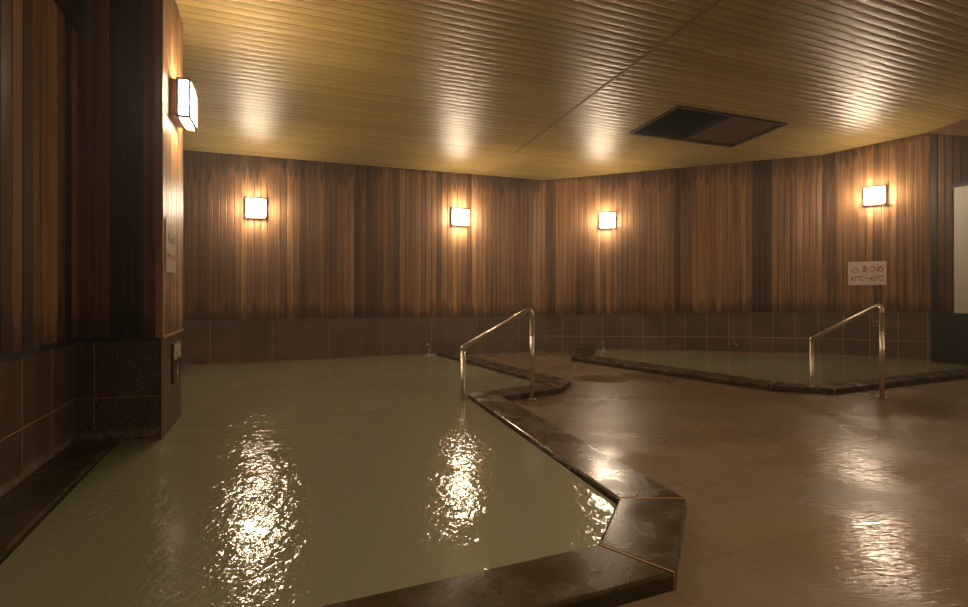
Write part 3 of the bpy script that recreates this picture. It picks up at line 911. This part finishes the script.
# lettering etched in the tiles behind the second handrail
pt = ray_wall(885, R2, R3); zt_ = ZH(334, pt.y)
s4_ = signroot('tile_notice', pt + n3_ * .0055, zt_, n3_, 'faint lettering and arrow on the wall tiles behind the small pool handrail', 'notice')
wT = (ray_wall(898.5, R2, R3) - ray_wall(872, R2, R3)).length
text_mesh('lettering', '浴槽内に段差あり', 0.055, FAINT, s4_, (0, 0.001, ZH(321.8, pt.y) - zt_), wT)
text_mesh('lettering', '足元にご注意下さい', 0.055, FAINT, s4_, (0, 0.001, ZH(326.2, pt.y) - zt_), wT)
bm = bmesh.new()
for q in (((-.035, .075), (-.05, .06), (-.11, .00), (-.095, .015)), ((-.125, -.005), (-.07, -.005), (-.07, .012), (-.125, .012)), ((-.125, -.005), (-.108, -.005), (-.108, .05), (-.125, .05))):
    bm.faces.new([bm.verts.new((x + .02, 0.001, z)) for x, z in q])
ar = link('arrow', bm, FAINT, s4_)
for v in ar.data.vertices: v.co.x = -v.co.x - .09

# white panel at the right edge
pw0 = ray_wall(957, R3, R4); 
zlo = ZH(313, pw0.y); zhi = ZH(188, pw0.y)
rootw = empty('white_panel', (pw0.x + nq.x * .02, pw0.y + nq.y * .02, zlo), math.atan2(r4.y, r4.x))
tag(rootw, 'tall blank white board with a dark top rail at the far right edge', 'board')
bm = bmesh.new(); box(bm, (0.0, -0.035, 0.0), (0.95, 0.0, zhi - zlo)); bev(link('board', bm, WHITEBOARD, rootw), 0.004)
bm = bmesh.new(); box(bm, (-0.02, -0.045, zhi - zlo), (0.97, 0.0, zhi - zlo + 0.06)); bev(link('top_rail', bm, DARKTRIM, rootw), 0.004)

# ------------------------------------------------------------------ spouts
def spout(p, z, n, label, size=1.0, fall=True):
    r = empty('water_spout', (p.x, p.y, z), math.atan2(n.y, n.x) - math.pi / 2)
    tag(r, label, 'spout')
    bm = bmesh.new(); lathe(bm, [(0.045 * size, 0.0), (0.045 * size, 0.012), (0.03 * size, 0.02)], 18, Matrix.Rotation(-math.pi / 2, 4, 'X'))
    link('wall_flange', bm, STEEL_D, r, True)
    bm = bmesh.new(); tube(bm, [(0, 0.0, 0), (0, 0.07 * size, 0), (0, 0.10 * size, -.008), (0, 0.115 * size, -0.035)], 0.018 * size, 14)
    link('nozzle', bm, STEEL_D, r, True)
    if fall:
        bm = bmesh.new()
        tube(bm, [(0, 0.115 * size, -0.03), (0, 0.122 * size, -0.08), (0, 0.128 * size, -(z - WZ) + 0.006)], 0.013 * size, 12)
        link('water_jet', bm, STREAM, r, True)
        bm = bmesh.new(); lathe(bm, [(0.11, 0.0), (0.09, 0.008), (0.06, 0.014), (0.03, 0.03), (0.001, 0.035)], 20, Matrix.Translation((0, 0.15, -(z - WZ) + 0.003)))
        link('splash', bm, STREAM, r, True)
ws = ray_wall(735.5, BC, R1)
spout(ws + n1_ * .005, ZH(344.5, ws.y), n1_, 'small steel water inlet on the tiles of the small pool', 0.7, False)
ws = ray_wall(603, BC, R1)
spout(ws + n1_ * .005, ZH(343.5, ws.y), n1_, 'steel spout pouring water beside the left end of the small pool', 0.9)
ws = ray_wall(427, BL, BC)
spout(ws + nb_ * .005, ZH(345, ws.y), nb_, 'steel spout pouring into the far corner of the large pool', 0.8)

# ------------------------------------------------------------------ steam in the air, exposure
w = bpy.data.worlds.new('steam'); sc.world = w; w.use_nodes = True
nt = w.node_tree; nt.nodes.clear()
wo = nt.nodes.new('ShaderNodeOutputWorld'); bgd = nt.nodes.new('ShaderNodeBackground')
bgd.inputs[0].default_value = (0, 0, 0, 1); bgd.inputs[1].default_value = 0.0
nt.links.new(bgd.outputs[0], wo.inputs[0])
vs_ = nt.nodes.new('ShaderNodeVolumeScatter'); vs_.inputs['Color'].default_value = (1, 1, 1, 1)
vs_.inputs['Density'].default_value = 0.0045; vs_.inputs['Anisotropy'].default_value = 0.75
nt.links.new(vs_.outputs[0], wo.inputs['Volume'])

sc.view_settings.view_transform = 'Standard'; sc.view_settings.look = 'None'
sc.view_settings.exposure = 1.1; sc.view_settings.gamma = 1.0
sc.view_settings.use_curve_mapping = False
cy = sc.cycles
cy.max_bounces = 10; cy.diffuse_bounces = 6; cy.glossy_bounces = 5; cy.volume_bounces = 1
cy.sample_clamp_indirect = 6.0
cy.use_denoising = True
